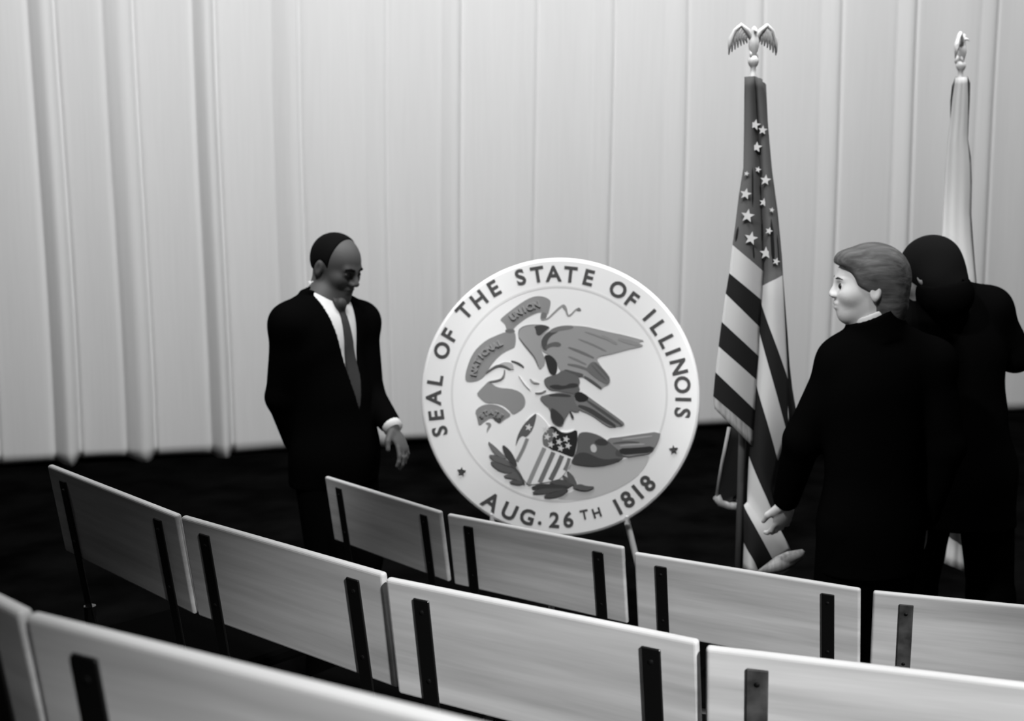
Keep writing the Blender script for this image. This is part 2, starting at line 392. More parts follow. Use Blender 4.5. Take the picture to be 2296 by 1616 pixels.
# eagle: far wing, near wing, body, tail
poly('far_wing', 'D', [(628,300),(640,230),(720,182),(850,165),(980,168),(1088,205),(1030,260),(960,340),(940,430),(960,540),(1000,620),(1010,700),(980,760),(930,800),(912,750),(890,680),(840,600),(760,500),(680,410),(640,360)], 142)
poly('wing_shadow', 'D', [(850,190),(980,172),(1080,205),(1000,270),(930,335),(885,310),(880,250)], 62)
stroke('wing_edge', 'D', [(640,350),(700,430),(800,550),(870,640),(915,760)], 22, 92)
stroke('wing_edge', 'D', [(635,310),(650,230),(740,185),(860,170)], 16, 120)
poly('near_wing', 'B', [(65,480),(75,420),(130,350),(230,300),(350,272),(500,268),(620,280),(750,310),(900,345),(1050,375),(1200,415),(1335,450),(1240,470),(1320,512),(1200,540),(1100,560),(1000,590),(880,620),(780,640),(740,670),(790,750),(850,820),(910,910),(890,980),(830,1000),(800,1035),(720,990),(640,930),(560,880),(450,870),(350,850),(290,800),(260,700),(180,620),(100,590),(70,540)], 138)
poly('wing_shadow', 'B', [(68,480),(90,410),(150,350),(250,310),(300,330),(180,400),(140,480),(150,570),(100,570)], 72)
poly('wing_shadow', 'B', [(170,480),(260,460),(320,490),(300,530),(200,520),(130,560),(120,520)], 88)
for pts, wd_, g in [([(180,340),(300,300),(460,285)], 60, 108), ([(520,430),(700,500),(860,580)], 26, 112), ([(400,530),(560,590),(710,660)], 34, 100), ([(400,640),(500,680),(620,740)], 26, 112),
                    ([(390,735),(540,760),(700,830)], 34, 100), ([(800,390),(900,440),(990,490)], 40, 126), ([(1000,430),(1150,470),(1260,500)], 50, 128), ([(590,880),(700,950),(800,1028)], 34, 78), ([(350,810),(450,850),(580,870)], 60, 78), ([(600,340),(760,390),(880,440)], 20, 124)]:
    stroke('feather', 'B', pts, wd_, g)
poly('wing_shadow', 'B', [(660,720),(720,695),(790,760),(860,830),(912,910),(885,985),(800,950),(700,880),(610,800)], 100)
for pts in ([(680,740),(760,830),(860,930)], [(720,720),(800,800),(890,910)]): stroke('feather', 'B', pts, 20, 86)
poly('breast', 'B', [(100,920),(160,880),(260,860),(330,800),(400,830),(520,880),(545,940),(525,1000),(545,1050),(500,1100),(440,1080),(300,1060),(180,1050),(120,990)], 92)
poly('breast_shadow', 'B', [(105,625),(180,622),(240,670),(272,740),(262,820),(240,870),(180,850),(150,780),(130,700)], 45)
poly('breast_shadow', 'B', [(150,1000),(250,975),(350,1000),(430,960),(525,970),(510,1015),(400,1025),(260,1050)], 52)
poly('belly', 'B', [(45,1130),(160,1095),(300,1072),(440,1090),(500,1110),(545,1190),(545,1300),(480,1315),(430,1290),(400,1330),(350,1420),(335,1480),(270,1485),(190,1420),(180,1270),(100,1210)], 98)
stroke('belly_band', 'B', [(170,1110),(300,1105),(430,1120)], 40, 58)
poly('leg_feathers', 'B', [(185,1255),(250,1285),(310,1340),(355,1400),(335,1465),(270,1485),(190,1400)], 55)
poly('leg_feathers', 'B', [(410,1300),(440,1310),(475,1390),(440,1392)], 62)
poly('tail', 'B', [(540,1058),(620,1108),(760,1208),(900,1308),(1000,1380),(1088,1450),(1050,1480),(980,1480),(900,1497),(820,1450),(700,1360),(600,1310),(540,1290),(470,1180),(480,1090)], 112)
poly('tail_shadow', 'B', [(465,1090),(540,1060),(650,1125),(630,1185),(500,1195)], 36)
stroke('tail_feather', 'B', [(520,1235),(660,1285),(800,1380),(970,1485)], 62, 62)
stroke('tail_feather', 'B', [(620,1170),(850,1330),(1050,1472)], 40, 74)
# head
poly('brow_shade', 'D', [(330,745),(420,690),(520,690),(572,740),(570,800),(520,785),(440,752)], 160)
stroke('beak_line', 'D', [(180,850),(250,795),(330,745),(400,738),(460,758),(525,795)], 30, 84)
stroke('eye_line', 'D', [(535,675),(620,698),(670,728),(712,762)], 24, 76)
stroke('beak_line', 'D', [(443,800),(442,860),(410,925),(340,950),(230,965)], 26, 104)
stroke('ruff_line', 'D', [(800,920),(840,975),(925,985)], 22, 150)
stroke('ruff_line', 'D', [(870,1120),(950,1125),(1020,1085)], 20, 122)
stroke('ruff_line', 'D', [(640,880),(720,1000),(800,1080)], 12, 185)
# shield
poly('shield_field', 'C', [(745,130),(830,200),(900,300),(1060,365),(1225,325),(1215,520),(1180,650),(1110,800),(1000,920),(880,935),(700,970),(620,950),(540,800),(490,640),(500,520),(560,330),(650,200)], 208)
poly('canton', 'C', [(748,130),(742,200),(705,330),(650,400),(620,420),(580,400),(540,440),(500,540),(510,450),(540,360),(600,260),(680,180)], 84)
disc_star('shield_star', 'C', (655, 300), 48, 196, 0.2)
poly('canton', 'C', [(900,290),(960,290),(1010,340),(1060,365),(1130,365),(1220,322),(1228,420),(1212,540),(1182,655),(1130,640),(1060,612),(980,580),(930,570),(890,540),(830,520),(818,460),(830,380)], 34)
poly('canton', 'C', [(820,380),(900,300),(960,330),(940,450),(890,540),(830,520),(815,460)], 100)
for p in ((850,325),(872,412),(965,388),(1010,470),(915,502),(1093,438),(1116,515),(1030,545)): disc_star('shield_star', 'C', p, 46, 190, 0.25)
for pts, wd_, g in [([(640,430),(590,560),(515,700)], 42, 120), ([(840,540),(740,760),(650,965)], 50, 132), ([(945,590),(865,770),(785,945)], 54, 104), ([(1045,630),(990,760),(910,915)], 56, 92), ([(1130,660),(1110,730),(1075,800)], 42, 104)]:
    stroke('shield_stripe', 'C', pts, wd_, g, taper=False)
# rock, shore
poly('rock', 'C', [(1228,380),(1300,350),(1420,370),(1530,420),(1620,500),(1700,540),(1780,600),(1740,680),(1600,730),(1450,757),(1280,747),(1140,712),(1190,640),(1222,540)], 88)
poly('rock_shadow', 'C', [(1140,712),(1220,600),(1330,590),(1450,650),(1560,680),(1700,660),(1740,680),(1600,730),(1450,757),(1280,747)], 62)
poly('rock_shadow', 'C', [(1410,470),(1500,420),(1590,470),(1570,512),(1470,515)], 56)
poly('rock_shadow', 'C', [(1690,540),(1780,560),(1790,620),(1720,650),(1660,620)], 72)
poly('rock_light', 'C', [(1375,515),(1420,490),(1455,540),(1440,595),(1385,585)], 178)
poly('shore', 'C', [(1560,430),(1750,410),(1900,385),(2200,345),(2175,450),(2090,602),(1950,622),(1780,650),(1700,560),(1620,500)], 118)
poly('shore_shadow', 'C', [(1700,545),(1900,538),(2130,515),(2092,598),(1900,612),(1740,625)], 46)
stroke('shore_line', 'C', [(1720,515),(1850,500),(2010,495)], 22, 150)
stroke('shore_line', 'C', [(1640,490),(1800,470),(1950,480)], 28, 80)
stroke('shore_line', 'C', [(1750,440),(1900,425),(2100,400)], 18, 150)
# leaves
for pts, g in [([(165,450),(260,520),(330,590),(410,670),(330,650),(235,590)], 105), ([(340,490),(430,560),(490,650),(525,770),(440,700),(365,610)], 62), ([(175,618),(290,628),(400,680),(515,770),(400,745),(240,690)], 92),
               ([(195,695),(290,715),(420,765),(535,795),(480,835),(340,818),(250,765)], 84), ([(340,872),(440,840),(540,795),(612,950),(500,905)], 88), ([(410,942),(500,908),(605,948),(540,972)], 78),
               ([(885,935),(1030,898),(1180,965),(1100,1005),(950,965)], 74), ([(1035,852),(1110,880),(1195,985),(1100,935)], 80), ([(1100,795),(1180,870),(1232,985),(1160,975),(1112,880)], 84),
               ([(662,1008),(780,962),(950,962),(1160,990),(1000,1022),(800,1032)], 56), ([(668,1072),(800,1012),(1000,1012),(1145,1008),(1000,1045),(820,1072)], 72), ([(805,1112),(930,1060),(1135,1015),(1060,1085),(930,1122)], 66), ([(1150,992),(1250,958),(1330,985),(1440,990),(1350,1038),(1250,1032)], 82)]:
    poly('leaf', 'C', pts, g)
stroke('stem', 'C', [(420,700),(520,800),(608,960)], 26, 70)
disc_star('star', '1', (320, 1178), 24, 62, 0.1); disc_star('star', '1', (1450, 1062), 24, 62, -0.1)
# lettering
CHARS = {}
def glyph(ch, bold=0.028):
    if ch in CHARS: return CHARS[ch]
    cu = bpy.data.curves.new('glyph', 'FONT'); cu.body = ch; cu.size = 1.0; cu.offset = bold; cu.resolution_u = 4
    o = bpy.data.objects.new('glyph', cu); COL.objects.link(o)
    bpy.context.view_layer.update(); dg = bpy.context.evaluated_depsgraph_get()
    me = bpy.data.meshes.new_from_object(o.evaluated_get(dg))
    bpy.data.objects.remove(o)
    v = np.array([q.co[:2] for q in me.vertices]); f = [tuple(p.vertices) for p in me.polygons]
    CHARS[ch] = (v, f); return CHARS[ch]
CAP = np.ptp(glyph('H')[0][:, 1])
def letter(ch, px, py, cap_px, rot, g=70, name='letter', xs=1.0):
    v, f = glyph(ch); k = cap_px * 4.45 / FPX / CAP; c = (v.max(0) + v.min(0)) / 2; v = (v - c) * k; v[:, 0] *= xs
    x, y = on_disc(px, py); c_, s_ = math.cos(rot), math.sin(rot)
    q = np.stack([v[:, 0] * c_ - v[:, 1] * s_ + x, v[:, 0] * s_ + v[:, 1] * c_ + y], 1)
    h = 0.0016 if name == 'letter' else 0.012
    if name != 'letter': h = 0.0008 + 0.00006 * (LAYER[0] + 3)
    bm = bmesh.new(); vs = [bm.verts.new((a, b, h)) for a, b in q]
    for t in f:
        try: bm.faces.new([vs[i] for i in t])
        except ValueError: pass
    r = bmesh.ops.extrude_face_region(bm, geom=bm.faces[:])
    bmesh.ops.translate(bm, verts=[e for e in r['geom'] if isinstance(e, bmesh.types.BMVert)], vec=(0, 0, -h + 0.0002))
    o = from_bm(name, bm, gmat(g), seal); return o
CXs, CYs = 1253.0, 893.0
TOP = [('S',986,966),('E',978,930),('A',972,891),('L',976,851),('O',991,785),('F',1008,750),('T',1041,697),('H',1074,671),('E',1108,646),('S',1167,621),('T',1205,615),('A',1241,613),('T',1279,615),('E',1320,622),('O',1386,649),('F',1417,672),
       ('I',1456,706),('L',1477,734),('L',1496,765),('I',1509,788),('N',1522,822),('O',1530,862),('I',1532,895),('S',1530,925)]
for ch, x, y in TOP:
    rot = math.atan2(-(y - CYs), x - CXs) - math.pi / 2
    letter(ch, x, y, 36, rot, 68, xs=1.0)
BOT = [('A',1102,1124,40),('U',1142,1146,38),('G',1182,1158,36),('.',1210,1172,36),('2',1243,1165,36),('6',1274,1164,36),('T',1310,1153,22),('H',1338,1149,22),('1',1385,1136,38),('8',1407,1119,38),('1',1430,1102,38),('8',1452,1083,38)]
for ch, x, y, c in BOT:
    rot = math.atan2(-(y - CYs), x - CXs) + math.pi / 2
    letter(ch, x, y, c, rot, 66)
def arc_word(word, pts, cap, g):
    q = np.array([topx('A', p) for p in smooth_open(pts)]); L = np.concatenate([[0], np.cumsum(np.linalg.norm(np.diff(q, axis=0), axis=1))])
    for i, ch in enumerate(word):
        t = L[-1] * (i + 0.5) / len(word); x = np.interp(t, L, q[:, 0]); y = np.interp(t, L, q[:, 1])
        x2 = np.interp(t + 2, L, q[:, 0]); y2 = np.interp(t + 2, L, q[:, 1]); x1 = np.interp(t - 2, L, q[:, 0]); y1 = np.interp(t - 2, L, q[:, 1])
        letter(ch, x, y, cap, math.atan2(-(y2 - y1), x2 - x1), g, 'ribbon_letter')
arc_word('NATIONAL', [(185,900),(210,790),(270,690),(370,620),(480,560)], 15, 134)
arc_word('UNION', [(560,330),(640,270),(730,220),(850,180)], 16, 135)
arc_word('STATE', [(245,1330),(290,1285),(360,1265),(430,1285),(490,1325)], 11, 131)

# easel
def easel():
    root = empty('easel', (SEAL_C.x, SEAL_C.y + 0.25, 0)); tag(root, 'pale metal tube easel holding the round seal', 'easel')
    org = root.location
    back = -SN * 0.035
    def dp(px, py, off): x, y = on_disc(px, py); return SEAL_M @ Vector((x, y, off)) - org
    for sgn in (1, -1):
        x = 1405 if sgn == 1 else 1101
        bot = dp(x + sgn * 17, 1240, -0.056); q = dp(x, 1172, -0.056); d = (bot - q).normalized()
        foot = q + d * ((q.z - 0.006) / -d.z); top = q - d * 0.62
        bm = bmesh.new(); tube(bm, [top, q, foot], 0.0115, 12); lathe(bm, [(0.016, 0), (0.016, 0.02), (0.012, 0.03)], Matrix.Translation((foot.x, foot.y, 0)), 12)
        from_bm('leg', bm, M_TUBE, root)
        bm = bmesh.new(); rx, ry = on_disc(x, 1172); rr = math.hypot(rx, ry); k = (SEAL_R + 0.008) / rr
        p0 = SEAL_M @ Vector((rx * k, ry * k, -0.056)) - org; p1 = SEAL_M @ Vector((rx * k, ry * k, 0.014)) - org
        tube(bm, [p0, p1], 0.008, 8); tube(bm, [p1, p1 + Vector((0, 0, 0.03))], 0.006, 8)
        from_bm('peg', bm, M_TUBE, root)
    apex = dp(1253, 720, -0.06)
    bm = bmesh.new(); tube(bm, [apex, Vector((0.0, 0.45, 0.0))], 0.0115, 10); from_bm('rear_leg', bm, M_TUBE, root)
    bm = bmesh.new(); tube(bm, [dp(1101, 1000, -0.062), dp(1405, 1000, -0.062)], 0.009, 10); from_bm('crossbar', bm, M_TUBE, root)
easel()

# ------------------------------------------------------------------ flags
def finial(root, top, rz, scale=1.0):
    """spread eagle on a ball and ferrule; top = world point of the pole end"""
    f = empty('eagle_finial'); f.parent = root
    Mx = Matrix.Translation(top) @ Matrix.Rotation(rz, 4, 'Z') @ Matrix.Scale(scale, 4)
    def part(name, bm, parent):
        bmesh.ops.transform(bm, matrix=Mx, verts=bm.verts[:]); return from_bm(name, bm, M_GOLD, parent, True)
    bm = bmesh.new(); lathe(bm, [(0.013, -0.02), (0.015, 0.0), (0.010, 0.01), (0.009, 0.03), (0.013, 0.035), (0.018, 0.045), (0.019, 0.055), (0.013, 0.066), (0.006, 0.07)], None, 16)
    fer = part('ferrule', bm, root); bpy.data.objects.remove(f)
    bm = bmesh.new()
    lathe(bm, [(0.003, 0.06), (0.012, 0.075), (0.018, 0.10), (0.017, 0.12), (0.010, 0.138), (0.011, 0.148), (0.009, 0.158), (0.003, 0.165)], None, 12)
    tube(bm, [(0, -0.006, 0.150), (0, -0.020, 0.149), (0, -0.026, 0.142)], [0.007, 0.004, 0.001], 8)      # beak
    for s in (-1, 1): tube(bm, [(s * 0.008, 0, 0.085), (s * 0.010, -0.008, 0.062)], [0.007, 0.004], 8)    # legs
    tube(bm, [(0, 0.006, 0.09), (0, 0.02, 0.06)], [0.012, 0.006], 8)
    eag = part('eagle', bm, root)
    for s in (-1, 1):
        bm = bmesh.new()
        for k in range(7):                                            # fan of feathers: rising shoulder, tips hanging down
            t = k / 6; sh = Vector((s * (0.014 + 0.045 * t), 0.004, 0.115 + 0.052 * math.sin(math.pi * (0.15 + 0.55 * t))))
            tip = Vector((s * (0.020 + 0.062 * t), 0.010, 0.110 - 0.020 * t - 0.018 * t * t))
            midp = sh.lerp(tip, 0.5) + Vector((s * 0.010, 0.004, 0.006))
            tube(bm, [sh, midp, tip], [0.007, 0.0075, 0.002], 6)
        tube(bm, [(s * 0.008, 0, 0.118), (s * 0.022, 0, 0.150), (s * 0.045, 0.002, 0.168), (s * 0.066, 0.004, 0.150), (s * 0.080, 0.006, 0.112), (s * 0.083, 0.008, 0.080)], [0.008, 0.009, 0.008, 0.007, 0.006, 0.002], 8)
        part('wing', bm, root)
def flag_pole(name, px, ytop, D, rz, label):
    top = P(px, ytop, D); base = Vector((top.x, top.y, 0))
    root = empty(name, base); tag(root, label, 'flag')
    rel = Vector((0, 0, top.z))
    bm = bmesh.new(); tube(bm, [(0, 0, 0.03), (0, 0, top.z)], 0.0135, 14); from_bm('pole', bm, M_POLE, root, True)
    bm = bmesh.new(); lathe(bm, [(0.15, 0.0), (0.15, 0.015), (0.12, 0.03), (0.05, 0.05), (0.025, 0.07), (0.022, 0.14), (0.016, 0.15)], None, 28); from_bm('base', bm, M_FRAME, root, True)
    finial(root, rel, rz)
    return root, base
def cloth_from_rows(base, rows, D_of, nu=14, bulge=0.03, phase=1):
    """rows: list of ((lx,ly),(rx,ry)) pixel pairs down the pleat -> grid of points (own depth) relative to base"""
    V = []
    for i, ((lx, ly), (rx, ry)) in enumerate(rows):
        for j in range(nu):
            t = j / (nu - 1); y = D_of(t, i / (len(rows) - 1)) - bulge * math.sin(math.pi * t) * phase
            p = P(lx + (rx - lx) * t, ly + (ry - ly) * t, y); V.append(tuple(p - base))
    return V
def pleats(name, base, parent, plist, mats, thick=0.004):
    """one cloth mesh out of several pleats; each pleat: rows, material per band, depth function"""
    V = []; F = []; MI = []
    for rows, bands, D_of, bulge, sub in plist:
        rr = []; bi = []
        for i in range(len(rows) - 1):
            for s in range(sub):
                t = s / sub; a, b = rows[i], rows[i + 1]
                rr.append(tuple((a[k][0] + (b[k][0] - a[k][0]) * t, a[k][1] + (b[k][1] - a[k][1]) * t) for k in (0, 1))); bi.append(bands[i])
        rr.append(rows[-1]); o = len(V); nu = 14
        V += cloth_from_rows(base, rr, D_of, nu, bulge)
        for i in range(len(rr) - 1):
            for j in range(nu - 1): F.append((o + i * nu + j, o + i * nu + j + 1, o + (i + 1) * nu + j + 1, o + (i + 1) * nu + j)); MI.append(bi[i])
    ob = from_data(name, V, F, mats, parent, True)
    ob.data.polygons.foreach_set('material_index', MI)
    md = ob.modifiers.new('thickness', 'SOLIDIFY'); md.thickness = thick
    return ob
from mathutils.bvhtree import BVHTree
def cloth_tree(ob):
    me = ob.data; return BVHTree.FromPolygons([v.co.copy() for v in me.vertices], [tuple(p.vertices) for p in me.polygons])
def on_cloth(tree, base, px, py):
    c = Vector((0, 0, CAMZ)) - base; d = Vector(ray(px, py)).normalized(); loc, nor, _, _ = tree.ray_cast(c, d)
    if loc is None: return None, None
    if nor.dot(d) > 0: nor = -nor
    return loc, nor
def flat_star(parent, base, tree, px, py, r_px, rot):
    loc, nor = on_cloth(tree, base, px, py)
    if loc is None: return
    nor = Vector((-0.1, -1, 0.1)).normalized(); loc = loc + nor * 0.013
    up = (Vector((0, 0, 1)) - nor * nor.z).normalized(); rt = up.cross(nor); k = DF1 / FPX; n = 10
    pts = star_pts(0, 0, r_px * k, rot, 0.42)
    v = [loc + rt * x + up * y + nor * 0.006 for x, y in pts] + [loc + rt * x + up * y + nor * 0.001 for x, y in pts]
    f = [tuple(range(n))] + [(i + n, (i + 1) % n + n, (i + 1) % n, i) for i in range(n)]
    return from_data('star', v, f, M_WHITECLOTH, parent)

DF1 = 4.15
usf, b1 = flag_pole('flag_stand', 1688, 172, DF1, math.radians(8), 'dark striped flag with stars draped on a pole topped by an eagle')
c5 = lambda x, y: (1560 + x * 300 / 622, 540 + y * 780 / 1616)
c4 = lambda x, y: (1560 + x * 300 / 758, 20 + y * 640 / 1616)
W_, D_, C_, G_ = 0, 1, 2, 3
mats_us = [M_WHITECLOTH, M_DARKSTRIPE, M_CANTON, M_FRINGE]
# pleat 1 : left front pleat, canton then stripes
p1 = [(c4(280,385), c4(335,380)), (c4(278,560), c4(345,560)), (c4(275,760), c4(352,760)), (c4(272,900), c4(360,900)), (c4(245,1060), c4(365,1080)), (c4(225,1220), c4(372,1280)), (c4(208,1335), c4(378,1485)),
      ((1635,612), (1705,672)), ((1627,658), (1701,733)), ((1618,721), (1699,798)), ((1611,776), (1694,851)), ((1604,834), (1691,919)), ((1599,888), (1687,965)), ((1602,916), (1685,999))]
bands1 = [C_] * 6 + [W_, D_, W_, D_, W_, D_, G_]
# pleat 2 : middle pleat, canton then stripes running steeply down to the right
p2 = [(c4(335,378), c4(372,400)), (c4(345,560), c4(388,560)), (c4(352,760), c4(412,760)), (c4(360,900), c4(425,900)), (c4(365,1080), c4(445,1080)), (c4(372,1280), c4(470,1280)), (c4(378,1485), c4(485,1480)), (c5(303,215), c5(400,160)),
      (c5(300,270), c5(424,640)), (c5(292,400), c5(424,905)), (c5(278,645), c5(378,1020)), (c5(260,900), c5(345,1160)), (c5(250,1000), c5(380,1330)), (c5(240,1210), c5(440,1440)), (c5(222,1230), c5(362,1490)), (c5(228,1400), c5(288,1532)), (c5(222,1530), c5(282,1545))]
bands2 = [C_] * 7 + [W_, D_, W_, D_, D_, W_, W_, D_, W_]
# right back edge : dark sliver
p3 = [(c4(370,398), c4(392,430)), (c4(386,600), c4(402,640)), (c4(408,860), c4(424,900)), (c4(440,1080), c4(458,1150)), (c4(468,1300), c4(482,1400)), (c5(375,160), c5(402,180)), (c5(398,400), c5(421,420)), (c5(412,560), c5(432,580)), (c5(428,700), c5(445,690)), (c5(440,860), c5(470,830))]
bands3 = [C_] * 4 + [C_, D_, D_, D_, D_]
# back hanging corner with dark stripe
p4 = [(c5(155,862), c5(262,880)), (c5(125,1030), c5(250,1000)), (c5(95,1190), c5(215,1110)), (c5(102,1222), c5(188,1200)), (c5(130,1228), c5(186,1202))]
bands4 = [D_] * 4
p4b = [(c5(188,1205), c5(216,1105)), (c5(186,1206), c5(216,1222))]
flag_us = pleats('flag_cloth', b1, usf, [
    (p1, bands1, lambda t, v: DF1 - 0.03 - 0.10 * v + 0.03 * t, 0.02, 3),
    (p2, bands2, lambda t, v: DF1 - 0.0 - 0.16 * v * v - 0.02 * t, 0.03, 3),
    (p3, bands3, lambda t, v: DF1 + 0.03 - 0.02 * v, 0.01, 3),
    (p4, bands4, lambda t, v: DF1 + 0.06 - 0.02 * v, 0.0, 3),
    (p4b, [W_], lambda t, v: DF1 + 0.05, 0.0, 1)], mats_us)
tree_us = cloth_tree(flag_us)
# narrow folds of cloth standing on the canton
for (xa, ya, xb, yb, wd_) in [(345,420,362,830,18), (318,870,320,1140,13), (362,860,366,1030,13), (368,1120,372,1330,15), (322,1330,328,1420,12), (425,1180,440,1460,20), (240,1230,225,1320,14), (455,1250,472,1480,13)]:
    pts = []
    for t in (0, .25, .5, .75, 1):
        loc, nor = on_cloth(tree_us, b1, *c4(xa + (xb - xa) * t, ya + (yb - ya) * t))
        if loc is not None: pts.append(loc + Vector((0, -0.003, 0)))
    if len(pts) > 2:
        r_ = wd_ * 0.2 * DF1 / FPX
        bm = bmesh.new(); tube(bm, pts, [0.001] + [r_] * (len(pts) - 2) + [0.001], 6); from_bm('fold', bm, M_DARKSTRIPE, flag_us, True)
for (x, y, r, rot) in [(333,660,26,0.2), (376,690,22,0.1), (342,786,26,0.1), (350,912,15,0.3), (392,972,26,0.1), (280,1050,27,0.2), (380,1097,20,0.2), (291,1173,32,0.15), (310,1300,32,0.2), (394,1383,30,0.0), (412,1258,18,0.3), (452,1430,18,0.3), (285,935,12,0.2), (428,1140,12,0.2)]:
    flat_star(flag_us, b1, tree_us, *c4(x, y), r * 0.48, rot)
bm = bmesh.new(); tube(bm, [P(*c5(155, 865), DF1 + 0.05) - b1, P(*c5(122, 1030), DF1 + 0.05) - b1, P(*c5(97, 1180), DF1 + 0.05) - b1], 0.006, 8)
tube(bm, [P(*c5(97, 1185), DF1 + 0.05) - b1, P(*c5(115, 1216), DF1 + 0.05) - b1, P(*c5(160, 1230), DF1 + 0.045) - b1, P(*c5(212, 1238), DF1 + 0.04) - b1], 0.016, 8)
from_bm('fringe', bm, M_FRINGE, usf, True)
# lower hem lifted by the woman's hand
bm = bmesh.new(); hem = [(285,1538), (330,1525), (390,1500), (440,1475), (485,1455), (500,1437)]
tube(bm, [P(*c5(x, y), DF1 - 0.2) - b1 for x, y in hem], [0.004, 0.016, 0.028, 0.026, 0.017, 0.006], 10)
from_bm('hem_fringe', bm, M_FRINGE, usf, True)
bm = bmesh.new(); tube(bm, [P(*c5(345, 1525), DF1 - 0.18) - b1, P(*c5(400, 1530), DF1 - 0.18) - b1, P(*c5(435, 1520), DF1 - 0.18) - b1], [0.004, 0.016, 0.006], 8)
from_bm('hem_corner', bm, M_WHITECLOTH, usf, True)

DF2 = 4.75
stf, b2 = flag_pole('flag_stand', 2153, 178, DF2, math.radians(62), 'plain white flag with dark fringe draped on a pole topped by an eagle')
c6 = lambda x, y: (2040 + x * 256 / 646, 20 + y * 640 / 1616)
q1 = [(c6(262,390), c6(322,385)), (c6(245,500), c6(326,500)), (c6(230,640), c6(324,640)), (c6(215,760), c6(322,740)), (c6(203,880), c6(336,880)), (c6(195,1020), c6(340,1020)), (c6(188,1160), c6(336,1160)), (c6(182,1300), c6(344,1300)), (c6(188,1430), c6(356,1430)), (c6(196,1540), c6(366,1540)),
      ((2112, 760), (2190, 760)), ((2112, 1000), (2190, 1000)), ((2126, 1120), (2180, 1120)), ((2128, 1202), (2162, 1228)), ((2118, 1262), (2167, 1284))]
qb = [W_] * 12 + [D_, W_]
state_cloth = mat('grey_flag_band', 0.06, 0.85, 0.1)
flag_st = pleats('flag_cloth', b2, stf, [(q1, qb, lambda t, v: DF2 - 0.03 - 0.06 * v + 0.004 * math.sin(14 * t), 0.03, 3)], [M_STATECLOTH, state_cloth])
bm = bmesh.new(); tube(bm, [P(*c6(x, y), DF2 - 0.03) - b2 for x, y in ((318,385),(332,420),(330,520),(324,640),(320,740),(336,840),(341,980),(338,1160),(348,1300),(358,1430),(368,1545))] + [P(2190, 760, DF2 - 0.06) - b2, P(2192, 1000, DF2 - 0.06) - b2], 0.0065, 8)
tube(bm, [P(*c6(x, y), DF2 - 0.02) - b2 for x, y in ((266,388),(246,440),(236,520),(230,620))], [0.006, 0.006, 0.005, 0.001], 8)
from_bm('fringe', bm, mat('dark_fringe_thread', 0.05, 0.9, 0.1), stf, True)

# ------------------------------------------------------------------ people: smooth implicit surfaces turned into one continuous mesh each
def smin(a, b, k):
    h = np.clip(0.5 + 0.5 * (b - a) / k, 0, 1); return b + (a - b) * h - k * h * (1 - h)
def cap(p, a, b, ra, rb):
    a = np.array(a); b = np.array(b); ba = b - a; pa = p - a; t = np.clip((pa @ ba) / (ba @ ba), 0, 1)
    return np.linalg.norm(pa - t[:, None] * ba, axis=1) - (ra + (rb - ra) * t)
def ell(p, c, r, Rm=None):
    q = p - np.array(c)
    if Rm is not None: q = q @ Rm          # columns of Rm are the ellipsoid axes
    r = np.array(r); k0 = np.linalg.norm(q / r, axis=1); k1 = np.linalg.norm(q / (r * r), axis=1) + 1e-9
    return k0 * (k0 - 1) / k1
def field(prims):
    def f(p):
        d = None
        for pr in prims:
            e = pr[1](p); op, k = pr[0], pr[2]
            if d is None: d = e
            elif op == '+': d = smin(d, e, k)
            elif op == '-': d = -smin(-d, e, k)
            elif op == '&': d = -smin(-d, -e, k)
        return d
    return f
